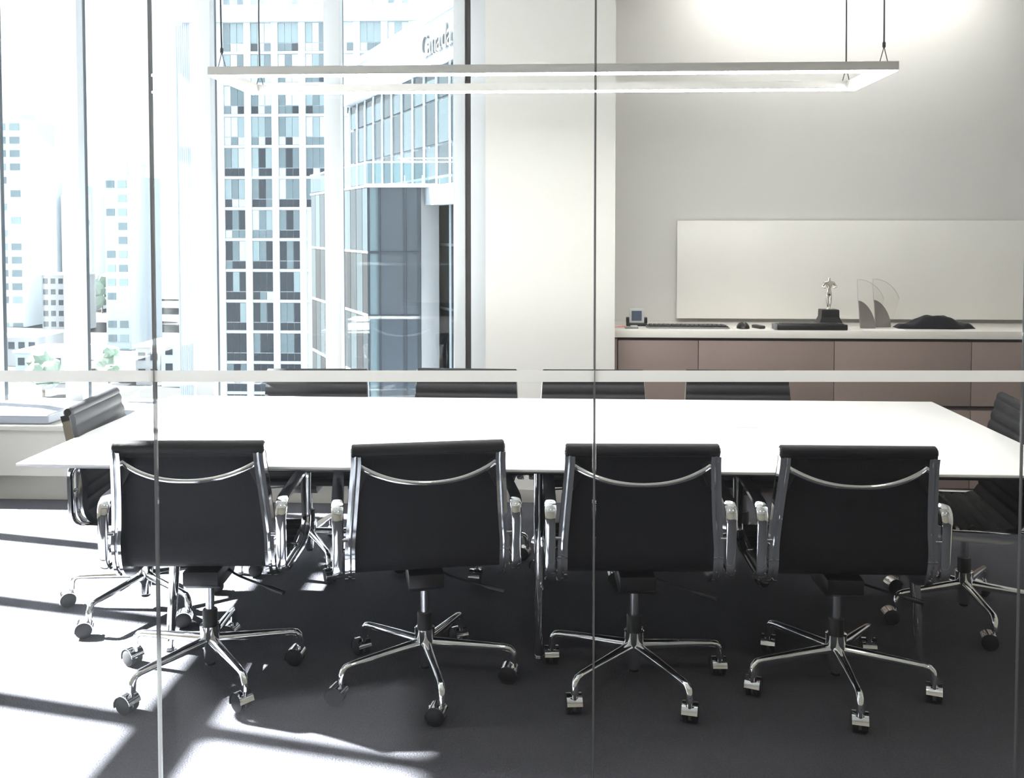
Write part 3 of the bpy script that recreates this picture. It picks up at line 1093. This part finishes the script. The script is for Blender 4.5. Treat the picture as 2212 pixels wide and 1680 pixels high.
obj('core', mesh_of('core', 'low_grey', pod_core), pod)
fx = [0.0, 0.53, 1.78, 2.45]
for a, b in zip(fx[:-1], fx[1:]):
    for z1, z0 in zip(LZ_[:-1], LZ_[1:]):
        bx('glass_panel', 'curtain_dark' if b - a > 0.6 else 'curtain_glass', (a + 0.04, b - 0.04, 0.06, 0.20, fh(z0) + 0.06, fh(z1) - 0.06), pod)
for a in fx:
    bx('mullion', 'gasket', (a - 0.045, a + 0.045, -0.02, 0.24, fh(-9), fh(3.42)), pod)
for z in LZ_[:-1]:
    for a, b in zip(fx[:-1], fx[1:]):
        bx('transom', 'gasket', (a + 0.046, b - 0.046, 0.0, 0.22, fh(z) - 0.06, fh(z) + 0.05), pod)
# side face of the podium, receding along the wing's direction
ps = root('podium_side', (-9.05, 46.0, GZ), AN)
ps.parent = pod
ps.location = (0, 0, 0)
tl = [-13.2 + 1.2 * k for k in range(12)]
for i, (a, b) in enumerate(zip(tl[:-1], tl[1:])):
    for j, (z1, z0) in enumerate(zip(LZ_[:-1], LZ_[1:])):
        bx('glass_panel', ('sunny_glass', 'sunny_glass_deep', 'sunny_glass_pale')[(i * 5 + j * 2) % 3], (a + 0.03, b - 0.03, 0.02, 0.16, fh(z0) + 0.04, fh(z1) - 0.04), ps)
for z in LZ_[:-1]:
    bx('transom', 'tower_white', (-13.2, -0.05, -0.03, 0.10, fh(z) - 0.04, fh(z) + 0.05), ps)
bx('roof_slab', 'tower_white', (-0.15, 3.3, -0.25, 0.5, fh(3.43), fh(3.6)), pod)
bx('railing_pane', 'rail_glass', (0.0, 2.9, 0.02, 0.06, fh(3.62), fh(4.6)), pod)
bx('handrail', 'tower_white', (-0.05, 2.95, -0.01, 0.09, fh(4.6), fh(4.67)), pod)
for x in (0.7, 1.75, 2.6):
    bx('railing_post', 'low_grey', (x - 0.03, x + 0.03, -0.03, 0.015, fh(3.6), fh(4.0)), pod)
bx('railing_pane', 'rail_glass', (-13.2, -0.05, 0.0, 0.04, fh(3.62), fh(4.6)), ps)
bx('handrail', 'tower_white', (-13.2, -0.05, -0.02, 0.06, fh(4.6), fh(4.67)), ps)

# far towers on the left, panes lightened to paint in the haze
def far_tower(x0, x1, y, ztop, label, floors=4.0, cols=4, mats=('pane_mid', 'pane_teal'), depth=20, body='tower_white'):
    t = root('far_tower', ((x0 + x1) / 2, y, GZ), label=label, cat='building', group='pale towers far across the city')
    w = x1 - x0
    bx('body', body, (-w / 2, w / 2, 0, depth, 0, ztop - GZ), t)
    bx('roof_plant', body, (-w / 4, w / 5, 3, depth - 4, ztop - GZ, ztop - GZ + 3.5), t)
    n = int((ztop + 38) / floors)
    cw = w / cols
    wm = [mesh_of('window_strip', m_, lambda bm: box(bm, -cw * 0.34, cw * 0.34, -0.3, -0.001, 0, floors * 0.5)) for m_ in mats]
    rr = random.Random(int(abs(x0) * 10))
    for k in range(n):
        for c in range(cols):
            if rr.random() < 0.2:
                continue
            obj('window_strip', rr.choice(wm), t, loc=(-w / 2 + cw * (c + 0.5), 0, ztop - GZ - floors * (k + 0.9)))
    return t


far_tower(-178, -169.0, 300, 36, 'slender pale tower with dark window columns at the far left edge', 4.2, 2, ('pane_mid', 'pane_teal'))
far_tower(-202, -190.0, 360, 26, 'pale balconied tower next to the slender one at the left', 4.2, 3, ('pane_teal', 'pane_washed_out'))
far_tower(-188, -176.5, 360, 14, 'lower stepped pale tower hazy in the left window', 4.0, 3, ('pane_washed_out', 'pane_teal'))
far_tower(-264, -256, 520, 0.5, 'distant narrow pale block right of the stepped tower', 4.2, 3, ('pane_washed_out', 'pane_teal'), body='tower_pale')
far_tower(-318, -303, 640, 0.0, 'hazy slab block on the horizon beyond the trees', 4.5, 4, ('pane_washed_out', 'pane_mid'), body='tower_pale')
far_tower(-116.5, -110.2, 245, 15, 'thin dark-edged tower just right of the first window post', 3.6, 2, ('pane_mid', 'pane_teal'), body='tower_pale')


def low_building(x0, x1, y, h, label, m='low_grey', d=12):
    t = root('low_building', ((x0 + x1) / 2, y, GZ), label=label, cat='building', group='low blocks down on the street')
    w = x1 - x0
    bx('body', m, (-w / 2, w / 2, 0, d, 0, h), t)
    bx('roof_slab', 'tower_white', (-w / 2 - 0.4, w / 2 + 0.4, -0.4, d + 0.4, h, h + 0.5), t)
    k = max(2, int(w / 2.2))
    wm = mesh_of('window', 'pane_dark', lambda bm: box(bm, -0.7, 0.7, -0.15, -0.001, 0, 1.6))
    for f in range(max(1, int(h / 3.4))):
        for c in range(k):
            obj('window', wm, t, loc=(-w / 2 + w * (c + 0.5) / k, 0, h - 2.6 - 3.3 * f))
    return t


low_building(-84.5, -79.5, 190, 7.6, 'small grey box building seen low between the first two window posts')
low_building(-78.5, -72.0, 188, 9.0, 'beige low block with windows close to the left glass joint', 'tower_pale')
low_building(-90.5, -86.0, 205, 5.5, 'dark roofed low block at the foot of the thin tower', 'tower_pale')
low_building(-115, -104.5, 200, 5.0, 'wide low block down by the trees at the left', 'tower_pale')
low_building(-128, -118.5, 215, 6.5, 'low pale hall at the bottom of the leftmost window', 'low_grey')
low_building(-158, -146, 290, 17.0, 'mid-height grey slab before the far towers at the left', 'low_grey', 10)


def tree(x, y, h, r, label, seed):
    t = root('street_tree', (x, y, GZ), label=label, cat='tree', group='hazy trees down in the streets')
    obj('trunk', mesh_of('trunk', 'bark', lambda bm: tube(bm, [(0, 0, 0), (0.1, 0, h * 0.3), (0, 0, h * 0.55)], [0.35, 0.28, 0.15], 8), smooth=True), t)
    rr = random.Random(seed)

    def crown(bm):
        for k in range(14):
            a = rr.uniform(0, 6.28)
            q = rr.uniform(0, 0.62) * r
            z = h * rr.uniform(0.42, 0.9)
            rad = r * rr.uniform(0.32, 0.55)
            res = bmesh.ops.create_icosphere(bm, subdivisions=2, radius=rad)
            for v in res['verts']:
                v.co *= 1 + rr.uniform(-0.16, 0.16)
                v.co += Vector((q * math.cos(a), q * math.sin(a), z))
    obj('crown', mesh_of('crown', 'foliage', crown), t)


tree(-152, 305, 14, 5.5, 'dark rounded tree standing out left of the first window post', 3)
tree(-149, 320, 18, 6.0, 'tall hazy tree behind the dark rounded one', 4)
tree(-168, 350, 14, 6.5, 'broad hazy tree among the far left houses', 5)
tree(-104, 190, 6, 3.6, 'low bushy tree at the foot of the first window post', 6)
tree(-96, 176, 6, 3.2, 'small bushy tree in front of the wide low block', 8)
tree(-91, 192, 7, 3.0, 'pale bushy tree beside the small grey box building', 9)
tree(-190, 420, 22, 9, 'wooded rise of crowns near the horizon at the left', 10)
